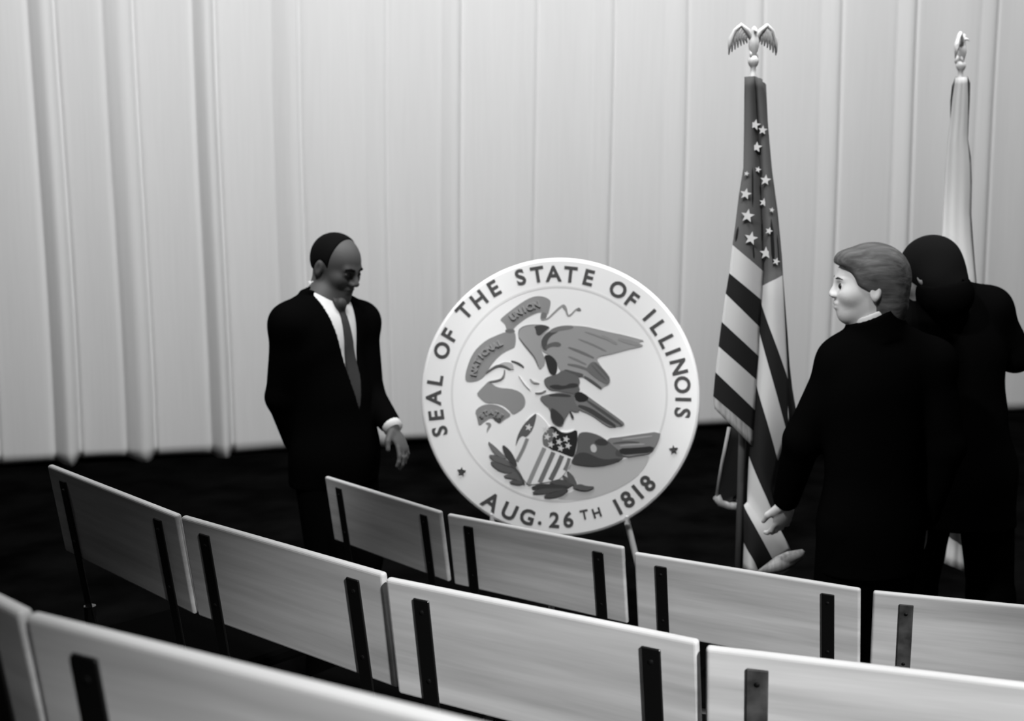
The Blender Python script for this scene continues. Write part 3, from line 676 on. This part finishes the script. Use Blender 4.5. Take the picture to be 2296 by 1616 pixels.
def cut_surface(f, lo, hi, h):
    lo = np.array(lo, float); hi = np.array(hi, float); B = 6
    n = (np.ceil((hi - lo) / h / B).astype(int) + 1) * B
    cb = [lo[i] + h * (np.arange(n[i] // B) * B + (B - 1) / 2) for i in range(3)]
    X, Y, Z = np.meshgrid(*cb, indexing='ij'); c = f(np.stack([X.ravel(), Y.ravel(), Z.ravel()], 1)).reshape(X.shape)
    act = np.abs(c) < h * B * 0.87 * 1.9 + 0.01
    val = np.repeat(np.repeat(np.repeat(c, B, 0), B, 1), B, 2).astype(np.float32)
    am = np.repeat(np.repeat(np.repeat(act, B, 0), B, 1), B, 2)
    idx = np.argwhere(am); pts = lo + idx * h
    out = np.empty(len(pts), np.float32)
    for s in range(0, len(pts), 400000): out[s:s + 400000] = f(pts[s:s + 400000])
    val[am] = out
    ins = val < 0
    cx = [ins[a:n[0] - 1 + a, b:n[1] - 1 + b, c_:n[2] - 1 + c_] for a in (0, 1) for b in (0, 1) for c_ in (0, 1)]
    cnt = sum(q.astype(np.int8) for q in cx); ac = (cnt > 0) & (cnt < 8); cells = np.argwhere(ac)
    vid = -np.ones(ac.shape, np.int64); vid[ac] = np.arange(len(cells))
    acc = np.zeros((len(cells), 3)); num = np.zeros(len(cells))
    cor = [(a, b, c_) for a in (0, 1) for b in (0, 1) for c_ in (0, 1)]
    cv = {k: val[cells[:, 0] + k[0], cells[:, 1] + k[1], cells[:, 2] + k[2]] for k in cor}
    for k in cor:
        for ax in range(3):
            if k[ax] == 0:
                k2 = list(k); k2[ax] = 1; k2 = tuple(k2); a, b = cv[k], cv[k2]; m = (a < 0) != (b < 0)
                t = np.where(m, a / (a - b + 1e-12), 0); pt = np.tile(np.array(k, float), (len(cells), 1)); pt[:, ax] += t
                acc[m] += pt[m]; num[m] += 1
    V = lo + (cells + acc / num[:, None]) * h
    Fs = []
    for ax in range(3):
        o1, o2 = [(1, 2), (2, 0), (0, 1)][ax]
        sl0 = [slice(None)] * 3; sl1 = [slice(None)] * 3; sl0[ax] = slice(0, -1); sl1[ax] = slice(1, None)
        a = ins[tuple(sl0)]; b = ins[tuple(sl1)]; e = np.argwhere(a != b)
        e = e[(e[:, o1] > 0) & (e[:, o2] > 0) & (e[:, o1] < n[o1] - 1) & (e[:, o2] < n[o2] - 1)]
        flip = a[e[:, 0], e[:, 1], e[:, 2]]
        def g(d1, d2):
            q = e.copy(); q[:, o1] -= d1; q[:, o2] -= d2; return vid[q[:, 0], q[:, 1], q[:, 2]]
        quad = np.stack([g(1, 1), g(0, 1), g(0, 0), g(1, 0)], 1); quad[~flip] = quad[~flip][:, ::-1]; Fs.append(quad)
    Fa = np.concatenate(Fs); Fa = Fa[(Fa >= 0).all(1)]
    return V, Fa
def sdf_obj(name, prims, lo, hi, h, m, parent):
    V, Fa = cut_surface(field(prims), lo, hi, h)
    me = bpy.data.meshes.new(name); me.vertices.add(len(V)); me.vertices.foreach_set('co', (V - np.array(parent.location)).ravel())
    me.loops.add(Fa.size); me.loops.foreach_set('vertex_index', Fa.ravel().astype(np.int32))
    me.polygons.add(len(Fa)); me.polygons.foreach_set('loop_start', np.arange(0, Fa.size, 4, dtype=np.int32))
    me.update(calc_edges=True); me.validate()
    return link(name, me, m, parent, True)

def npv(v): return np.array((v[0], v[1], v[2]), float)
def unit(v): v = npv(v); return v / np.linalg.norm(v)
class Head:
    """F forward, L the person's left, U up; o = point under the chin level on the skull axis"""
    def __init__(s, crown, F, tilt=0.0, scale=1.0):
        s.F = unit(F); up = np.array((0, 0, 1.0)); s.L = unit(np.cross(up, s.F)); s.U = np.cross(s.F, s.L)
        if tilt:
            c, q = math.cos(tilt), math.sin(tilt); L, U = s.L, s.U; s.L = L * c + U * q; s.U = U * c - L * q
        s.k = scale; s.o = npv(crown) - s.U * 0.235 * scale
        s.R = np.stack([s.F, s.L, s.U], 1)
    def w(s, f, l, u): return s.o + (s.F * f + s.L * l + s.U * u) * s.k
    def E(s, c, r): cc = s.w(*c); rr = np.array(r) * s.k; return lambda p: ell(p, cc, rr, s.R)
    def C(s, a, b, ra, rb): a_, b_ = s.w(*a), s.w(*b); return lambda p: cap(p, a_, b_, ra * s.k, rb * s.k)
    def half(s, n, c):          # half-space in local coordinates: inside where n.x < c
        nn = s.R @ np.array(n); o = s.o; k = s.k; return lambda p: ((p - o) @ nn) - c * k
    def prims(s, nose=1.0, neck=None, chin=1.0):
        q = [('+', s.E((-0.004, 0, 0.142), (0.099, 0.077, 0.092)), 0), ('+', s.E((0.028, 0, 0.075), (0.064, 0.058, 0.075)), 0.03),
             ('+', s.E((0.020 + 0.046 * chin, 0, 0.028), (0.024, 0.030, 0.024)), 0.03), ('+', s.E((0.055, 0.04, 0.092), (0.030, 0.026, 0.028)), 0.02), ('+', s.E((0.055, -0.04, 0.092), (0.030, 0.026, 0.028)), 0.02),
             ('+', s.C((0.080, 0.034, 0.136), (0.086, 0.012, 0.134), 0.011, 0.012), 0.015), ('+', s.C((0.080, -0.034, 0.136), (0.086, -0.012, 0.134), 0.011, 0.012), 0.015),
             ('-', s.E((0.100, 0.033, 0.117), (0.019, 0.017, 0.012)), 0.014), ('-', s.E((0.100, -0.033, 0.117), (0.019, 0.017, 0.012)), 0.014),
             ('+', s.C((0.088, 0, 0.126), (0.090 + 0.024 * nose, 0, 0.091), 0.009, 0.011), 0.012), ('+', s.E((0.092 + 0.012 * nose, 0.012, 0.086), (0.012, 0.009, 0.008)), 0.008), ('+', s.E((0.092 + 0.012 * nose, -0.012, 0.086), (0.012, 0.009, 0.008)), 0.008),
             ('+', s.E((0.086, 0, 0.062), (0.014, 0.024, 0.008)), 0.008), ('+', s.E((0.084, 0, 0.050), (0.014, 0.021, 0.008)), 0.006), ('-', s.E((0.101, 0, 0.0565), (0.010, 0.022, 0.0022)), 0.003),
             ('+', s.E((0.078, 0.033, 0.117), (0.012, 0.013, 0.0115)), 0.004), ('+', s.E((0.078, -0.033, 0.117), (0.012, 0.013, 0.0115)), 0.004)]
        for d in (1, -1):
            q += [('+', s.E((-0.012, d * 0.079, 0.108), (0.018, 0.011, 0.032)), 0.008), ('-', s.E((-0.008, d * 0.091, 0.112), (0.009, 0.007, 0.018)), 0.006)]
        na = s.w(-0.022, 0, 0.055); q += [('+', lambda p: cap(p, na, neck, 0.055, 0.060), 0.03)]
        return q
def hand_prims(wrist, d, n, side, curl=0.35, scale=1.0, spread=0.06):
    """d: direction wrist->fingers, n: palm normal, side: direction to the thumb side"""
    d = unit(d); n = unit(npv(n) - d * (npv(n) @ d)); t = unit(npv(side) - d * (npv(side) @ d) - n * (npv(side) @ n)); w = npv(wrist); k = scale; q = []
    Rm = np.stack([d, t, n], 1)
    c = w + d * 0.055 * k; q.append(('+', lambda p, c=c: ell(p, c, np.array((0.054, 0.042, 0.016)) * k, Rm), 0.012))
    for i, (off, ln) in enumerate(((0.029, 0.072), (0.0095, 0.080), (-0.0105, 0.075), (-0.029, 0.058))):
        a = w + (d * (0.092 - 0.004 * abs(i - 1)) + t * off) * k; dirn = d + t * spread * (1.5 - i); cu = curl * (1 + 0.12 * i); L = ln * k; r = 0.0092 * k
        pts = [a]
        for j, fr in enumerate((0.45, 0.32, 0.23)):
            ang = cu * (0.5 + 0.7 * j); dd = unit(dirn * math.cos(ang) + n * math.sin(ang)); pts.append(pts[-1] + dd * L * fr)
        for j in range(3): q.append(('+', lambda p, a=pts[j], b=pts[j + 1], r0=r * (1 - 0.07 * j), r1=r * (0.93 - 0.07 * j): cap(p, a, b, r0, r1), 0.004))
    a = w + (d * 0.025 + t * 0.030) * k; b = a + unit(d * 0.75 + t * 0.6 + n * 0.35) * 0.042 * k; c2 = b + unit(d * 0.95 + t * 0.15 + n * 0.35) * 0.032 * k
    q.append(('+', lambda p: cap(p, a, b, 0.015 * k, 0.0115 * k), 0.01)); q.append(('+', lambda p: cap(p, b, c2, 0.0112 * k, 0.0085 * k), 0.004))
    return q
def torso_prims(J, off, k=0.06):
    Rt = np.stack([J['F'], J['L'], J['U']], 1); q = []
    for c, r in ((J['chest'], (0.112, 0.168, 0.20)), (J['belly'], (0.112, 0.150, 0.18)), (J['pelvis'], (0.118, 0.165, 0.15))):
        rr = np.array(r) * J.get('girth', 1.0) + off; q.append(('+', lambda p, c=npv(c), rr=rr: ell(p, c, rr, Rt), k))
    q.append(('+', lambda p: cap(p, J['sl'], J['sr'], 0.058 + off, 0.058 + off), 0.05))
    for s in ('sl', 'sr'):
        a = npv(J['neck']) - J['U'] * 0.01; q.append(('+', lambda p, s=s, a=a: cap(p, a, npv(J[s]), 0.045 + off * 0.6, 0.05 + off), 0.04))
    return q
def limb(a, b, ra, rb, k=0.02): a = npv(a); b = npv(b); return ('+', lambda p: cap(p, a, b, ra, rb), k)
def person(J, head, hands, label, skin, nose=1.0):
    root = empty('person', (float(J['pelvis'][0]), float(J['pelvis'][1]), 0)); tag(root, label, 'person')
    H = head; body = H.prims(nose, npv(J['neck']), J.get('chin', 1.0))
    body += torso_prims(J, -0.012)
    for s in 'lr':
        body += [limb(J['s' + s], J['e' + s], 0.046, 0.037), limb(J['e' + s], J['w' + s], 0.037, 0.026)]
        body += hand_prims(*hands[s])
        body += [limb(J['h' + s], J['k' + s], 0.075, 0.05, 0.04), limb(J['k' + s], J['a' + s], 0.05, 0.036), limb(npv(J['a' + s]), npv(J['a' + s]) + J['F'] * 0.13 - np.array((0, 0, 0.045)), 0.036, 0.026)]
    allp = np.array([npv(J[x]) for x in ('sl','sr','el','er','wl','wr','al','ar','kl','kr','pelvis')] + [H.w(0, 0, 0.24), H.w(0.13, 0, 0.1), H.w(-0.13, 0, 0.1)])
    lo = allp.min(0) - 0.24; hi = allp.max(0) + 0.24; lo[2] = -0.01; hi[2] = H.w(0, 0, 0.26)[2] + 0.02
    sdf_obj('body', body, lo, hi, 0.0048, skin, root)
    # jacket
    jk = torso_prims(J, 0.016); hem = J['hem']
    skirt_top = npv(J['belly']); skirt_bot = npv(J['pelvis']) - J['U'] * 0.22
    Rt = np.stack([J['F'], J['L'], J['U']], 1)
    jk.append(('+', lambda p: ell(p, skirt_bot, np.array((0.135, 0.185, 0.30)) * J.get('girth', 1.0), Rt), 0.08))
    for s in 'lr':
        jk += [limb(J['s' + s], J['e' + s], 0.070, 0.058, 0.03), limb(J['e' + s], npv(J['w' + s]) - unit(npv(J['w' + s]) - npv(J['e' + s])) * J.get('cuff', 0.03), 0.058, 0.042, 0.02)]
    jk.append(('&', lambda p: hem - p[:, 2], 0.004))
    no = npv(J['neck'])
    # opening for the neck
    jk.append(('-', lambda p: cap(p, no - J['U'] * 0.02, H.w(-0.02, 0, 0.05), J.get('open', 0.062), J.get('open', 0.062) + 0.004), 0.02))
    na = unit(H.w(-0.022, 0, 0.055) - no); ch, cn = J['ring']; cn = unit(cn)      # turned-up jacket collar round the neck
    jk.append(('+', lambda p: np.maximum(np.maximum(np.abs(cap(p, no - na * 0.06, no + na * 0.14, 0.080, 0.072)) - 0.008, ((p - no) @ cn) - ch), -((p - no) @ na) - 0.05), 0.012))
    if J.get('vee'):
        ap, wt, ht = J['vee']          # apex world z (along U from neck), half width at top
        def vee(p):
            q = (p - no) @ Rt; u = q[:, 2]; t = (u + ap) / ap
            hw = wt * np.clip(t, 0, 1.3) ** 0.85
            d = np.abs(q[:, 1] - J.get('veeoff', 0.0) * np.clip(1 - t, 0, 1)) - hw; d = np.maximum(d, -q[:, 0] - 0.01); return np.maximum(d, -(u + ap))
        jk.append(('-', vee, 0.004))
    sdf_obj('jacket', jk, lo, hi, 0.006, J.get('cloth', M_BLACK), root)
    # trousers
    tr = [('+', lambda p: ell(p, npv(J['pelvis']), np.array((0.125, 0.172, 0.15)) * J.get('girth', 1.0), Rt), 0)]
    for s in 'lr': tr += [limb(J['h' + s], J['k' + s], 0.095, 0.075, 0.04), limb(J['k' + s], npv(J['a' + s]) + np.array((0, 0, -0.03)), 0.075, 0.066, 0.03)]
    tr.append(('&', lambda p: 0.045 - p[:, 2], 0.004)); tr.append(('&', lambda p: p[:, 2] - npv(J['belly'])[2], 0.004))
    sdf_obj('trousers', tr, lo, hi, 0.010, J.get('cloth', M_BLACK), root)
    for s in 'lr':
        a = npv(J['a' + s]); sh = [limb((a[0], a[1], 0.05), npv((a[0], a[1], 0.036)) + J['F'] * 0.15, 0.048, 0.036), ('&', lambda p: 0.002 - p[:, 2], 0.003)]
        sdf_obj('shoe', sh, a - np.array((0.3, 0.3, 0.09)), a + np.array((0.3, 0.3, 0.1)), 0.007, M_BLACK, root)
    return root, lo, hi, Rt

def frame(az, lean=0.0):
    """az: 0 faces the camera, +90 faces right in the picture"""
    a = math.radians(az); F = np.array((math.sin(a), -math.cos(a), 0)); L = np.cross((0, 0, 1), F); U = np.array((0, 0, 1.0))
    if lean: c, s = math.cos(lean), math.sin(lean); F, U = F * c - U * s, U * c + F * s
    return F, L, U
def eyes(H, parent, skin_dark, iris=True):
    for d in (1, -1):
        bm = bmesh.new(); bmesh.ops.create_uvsphere(bm, u_segments=14, v_segments=10, radius=0.0105 * H.k)
        c = H.w(0.0825, d * 0.033, 0.117); bmesh.ops.translate(bm, verts=bm.verts[:], vec=Vector(c) - parent.location)
        from_bm('eye', bm, mat('eye_dark', 0.02, 0.3, 0.4), parent, True)
def brows(H, parent, m, thick=0.0045):
    for d in (1, -1):
        bm = bmesh.new(); pts = [Vector(H.w(*q)) - parent.location for q in ((0.097, d * 0.012, 0.137), (0.0955, d * 0.030, 0.142), (0.084, d * 0.048, 0.138))]
        tube(bm, pts, [thick, thick, thick * 0.5], 8); from_bm('eyebrow', bm, m, parent, True)

SKIN_D = mat('dark_brown_skin', 0.068, 0.6, 0.25); SKIN_L = mat('light_skin', 0.56, 0.65, 0.2)
HAIR_B = mat('black_hair', 0.004, 0.9, 0.05); HAIR_BR = mat('brown_hair', 0.07, 0.7, 0.2, noise=0.45, nscale=(14, 60, 60), bump=0.35)

# --- man with tie beside the seal
def man_with_tie():
    D = 4.4; F, L, U = frame(54, 0.08)
    neck = npv(P(726, 660, D)); sl = npv(P(806, 722, D + 0.13)); sr = npv(P(652, 727, D - 0.11))
    J = dict(F=F, L=L, U=U, neck=neck, sl=sl, sr=sr, chest=npv(P(722, 785, D)), belly=npv(P(745, 905, D)), pelvis=npv(P(752, 1005, D)), hem=0.78,
             el=npv(P(826, 882, D + 0.10)), wl=npv(P(880, 957, D - 0.02)), er=npv(P(632, 890, D - 0.08)), wr=npv(P(664, 1000, D - 0.02)), cuff=0.03,
             vee=(0.40, 0.080, 0.0), veeoff=0.02, ring=(0.028, U - F * 0.35), girth=1.04)
    px, py = J['pelvis'][0], J['pelvis'][1]
    for s, d in (('l', 1), ('r', -1)):
        c = np.array((px, py, 0)) + L * d * 0.09; J['h' + s] = c + np.array((0, 0, 0.86)); J['k' + s] = c + F * 0.04 + np.array((0, 0, 0.47)); J['a' + s] = c + np.array((0, 0, 0.085))
    Fh = frame(58)[0] + np.array((0, 0, -0.36)); H = Head(P(770, 529, D), Fh, 0.0, 1.0)
    H.o = H.o + H.L * 0.0
    hands = {'l': (J['wl'], npv(P(915, 1030, D - 0.08)) - J['wl'], npv((-0.75, 0.35, -0.2)), npv((0.5, -0.7, 0)), 0.5), 'r': (J['wr'], (0.1, 0.05, -1), tuple(L * 1.0), tuple(F), 0.4)}
    root, lo, hi, Rt = person(J, H, hands, 'dark-suited man with white shirt and tie standing beside the round seal', SKIN_D, 0.9)
    no = neck
    # shirt front and collar
    sh = torso_prims(J, 0.004)
    def front(p):
        q = (p - no) @ Rt; return np.maximum(np.maximum(np.abs(q[:, 1] - 0.0) - 0.13, -q[:, 0] + 0.0), -(q[:, 2] + 0.46))
    sh.append(('&', front, 0.003))
    sh.append(('+', lambda p: np.maximum(np.abs(cap(p, no - U * 0.03, H.w(-0.022, 0, 0.055), 0.064, 0.064)) - 0.004, ((p - no) @ unit(U - F * 0.15)) - 0.052), 0.004))
    sh.append(('-', lambda p: cap(p, no - U * 0.02, H.w(-0.02, 0, 0.05), 0.058, 0.058), 0.003))
    sdf_obj('shirt', sh, lo, hi, 0.005, M_SHIRT, root)
    ti = torso_prims(J, 0.013)
    def tie(p):
        q = (p - no) @ Rt; u = -q[:, 2]; hw = np.interp(u, [-0.05, 0.02, 0.05, 0.06, 0.42], [0.014, 0.024, 0.014, 0.014, 0.043])
        return np.maximum(np.maximum(np.abs(q[:, 1] - 0.02 * np.clip(u / 0.4, 0, 1)) - hw, -q[:, 0]), np.maximum(u - 0.42, -u + 0.0))
    ti.append(('&', tie, 0.003)); kn = no + F * 0.088 - U * 0.025
    ti.append(('+', lambda p: ell(p, kn, np.array((0.02, 0.022, 0.026)), Rt), 0.006))
    sdf_obj('tie', ti, lo, hi, 0.005, M_TIE, root)
    # cuff
    cw = J['wl']; cd_ = unit(cw - J['el']); bm = bmesh.new()
    tube(bm, [Vector(cw - cd_ * 0.035) - root.location, Vector(cw + cd_ * 0.012) - root.location], [0.038, 0.037], 16); from_bm('cuff', bm, M_SHIRT, root, True)
    # close-cropped receding hair
    hp = [('+', H.E((-0.008, 0, 0.142), (0.1035, 0.0815, 0.097)), 0), ('&', H.half((1.0, 0, 0.0), 0.026), 0.012), ('&', H.half((0.25, 0, -1.0), -0.100), 0.008), ('-', H.E((-0.005, 0.085, 0.10), (0.030, 0.03, 0.040)), 0.006), ('-', H.E((-0.005, -0.085, 0.10), (0.030, 0.03, 0.040)), 0.006)]
    c = H.w(0, 0, 0.14); sdf_obj('hair', hp, c - 0.15, c + 0.15, 0.004, HAIR_B, root)
    eyes(H, root, 0); brows(H, root, HAIR_B, 0.005)
man_with_tie()

# --- woman with short hair reaching for the striped flag
def woman():
    D = 3.62; F, L, U = frame(205, 0.0)
    neck = npv(P(1962, 722, D)); sl = npv(P(1890, 812, D + 0.0)); sr = npv(P(2085, 815, D + 0.0))
    J = dict(F=F, L=L, U=U, neck=neck, sl=sl, sr=sr, chest=npv(P(1965, 890, D)), belly=npv(P(1960, 1020, D)), pelvis=npv(P(1955, 1150, D)), hem=0.70,
             el=npv(P(1800, 985, D + 0.02)), wl=npv(P(1762, 1122, D + 0.16)), er=npv(P(2120, 1000, D - 0.02)), wr=npv(P(2072, 1165, D + 0.05)), cuff=0.012, chin=0.72, ring=(0.030, (-0.5, 0, 1)), girth=0.98)
    px, py = J['pelvis'][0], J['pelvis'][1]
    for s, d in (('l', 1), ('r', -1)):
        c = np.array((px, py, 0)) + L * d * 0.09; J['h' + s] = c + np.array((0, 0, 0.84)); J['k' + s] = c + F * 0.04 + np.array((0, 0, 0.46)); J['a' + s] = c + np.array((0, 0, 0.085))
    Fh = np.array((-0.97, 0.10, 0.04)); H = Head(P(1952, 556, D), Fh, 0.0, 0.98)
    hands = {'l': (J['wl'], npv(P(1748, 1200, D + 0.20)) - J['wl'], npv((-0.4, 0.9, 0.0)), npv((-0.6, -0.4, -0.3)), 0.55, 0.95), 'r': (J['wr'], (-0.05, 0.0, -1), (-0.9, 0.3, 0), (0.1, 0.9, 0), 0.45, 0.95)}
    root, lo, hi, Rt = person(J, H, hands, 'woman with short brown hair in black jacket reaching for the striped flag', SKIN_L, 0.55)
    no = neck
    co = [('+', lambda p: np.maximum(np.abs(cap(p, no - U * 0.04, H.w(-0.022, 0, 0.055), 0.066, 0.064)) - 0.004, ((p - no) @ unit((-0.5, 0, 1))) - 0.042), 0)]
    sdf_obj('collar', co, no - 0.16, no + 0.16, 0.0045, M_SHIRT, root)
    hp = [('+', H.E((-0.012, 0, 0.152), (0.116, 0.092, 0.102)), 0), ('+', H.E((-0.062, 0, 0.085), (0.062, 0.078, 0.095)), 0.03), ('+', H.C((-0.055, 0, 0.05), (-0.058, 0, -0.02), 0.062, 0.055), 0.03), ('+', H.C((0.070, 0.035, 0.192), (0.070, -0.035, 0.192), 0.030, 0.030), 0.025),
          ('-', H.E((0.108, 0, 0.105), (0.072, 0.20, 0.076)), 0.012), ('-', H.E((0.048, 0.0, 0.050), (0.070, 0.20, 0.074)), 0.012), ('&', H.half((0, 0, -1.0), 0.035), 0.015)]
    c = H.w(0, 0, 0.13); sdf_obj('hair', hp, c - 0.17, c + 0.17, 0.004, HAIR_BR, root)
    eyes(H, root, 0); brows(H, root, HAIR_BR, 0.0028)
woman()

# --- man seen from behind
def man_behind():
    D = 4.0; F, L, U = frame(172, 0.12)
    neck = npv(P(2098, 640, D)); sl = npv(P(2020, 735, D + 0.02)); sr = npv(P(2215, 695, D + 0.0))
    J = dict(F=F, L=L, U=U, neck=neck, sl=sl, sr=sr, chest=npv(P(2125, 790, D)), belly=npv(P(2140, 930, D)), pelvis=npv(P(2150, 1040, D)), hem=0.74,
             el=npv(P(2000, 920, D + 0.05)), wl=npv(P(2030, 1000, D + 0.28)), er=npv(P(2275, 795, D + 0.02)), wr=npv(P(2235, 800, D + 0.27)), cuff=0.03, open=0.045, ring=(0.025, (-0.2, 0, 1)), girth=1.03)
    px, py = J['pelvis'][0], J['pelvis'][1]
    for s, d in (('l', 1), ('r', -1)):
        c = np.array((px, py, 0)) + L * d * 0.13; J['h' + s] = c - L * d * 0.04 + np.array((0, 0, 0.86)); J['k' + s] = c + F * 0.04 * 0 + np.array((0, 0, 0.47)); J['a' + s] = c + L * d * 0.03 + np.array((0, 0, 0.085))
    J['F'] = F
    Fh = np.array((-0.62, 0.72, -0.34)); H = Head(P(2064, 538, D), Fh, 0.0, 0.98)
    H.o = npv(P(2066, 538, D)) - H.U * 0.235 * 0.98 - H.F * 0.0
    hands = {'l': (J['wl'], (0.1, 0.8, 0.1), (0, 0, -1), (1, 0, 0), 0.5), 'r': (J['wr'], (-0.5, 0.7, 0.1), (0, 0, -1), (-1, 0, 0), 0.5)}
    root, lo, hi, Rt = person(J, H, hands, 'black-haired man in black suit bending with his back turned', mat('tan_skin', 0.16, 0.7, 0.1), 0.9)
    hp = [('+', H.E((-0.010, 0, 0.145), (0.108, 0.086, 0.100)), 0), ('+', H.E((-0.040, 0, 0.085), (0.072, 0.090, 0.085)), 0.03), ('+', H.C((-0.045, 0, 0.04), (-0.045, 0, -0.02), 0.062, 0.056), 0.03),
          ('-', H.E((0.105, 0, 0.085), (0.062, 0.20, 0.085)), 0.012), ('-', H.E((0.055, 0.0, 0.035), (0.062, 0.20, 0.058)), 0.012)]
    c = H.w(0, 0, 0.13); sdf_obj('hair', hp, c - 0.17, c + 0.17, 0.004, HAIR_B, root)
    eyes(H, root, 0); brows(H, root, HAIR_B)
man_behind()
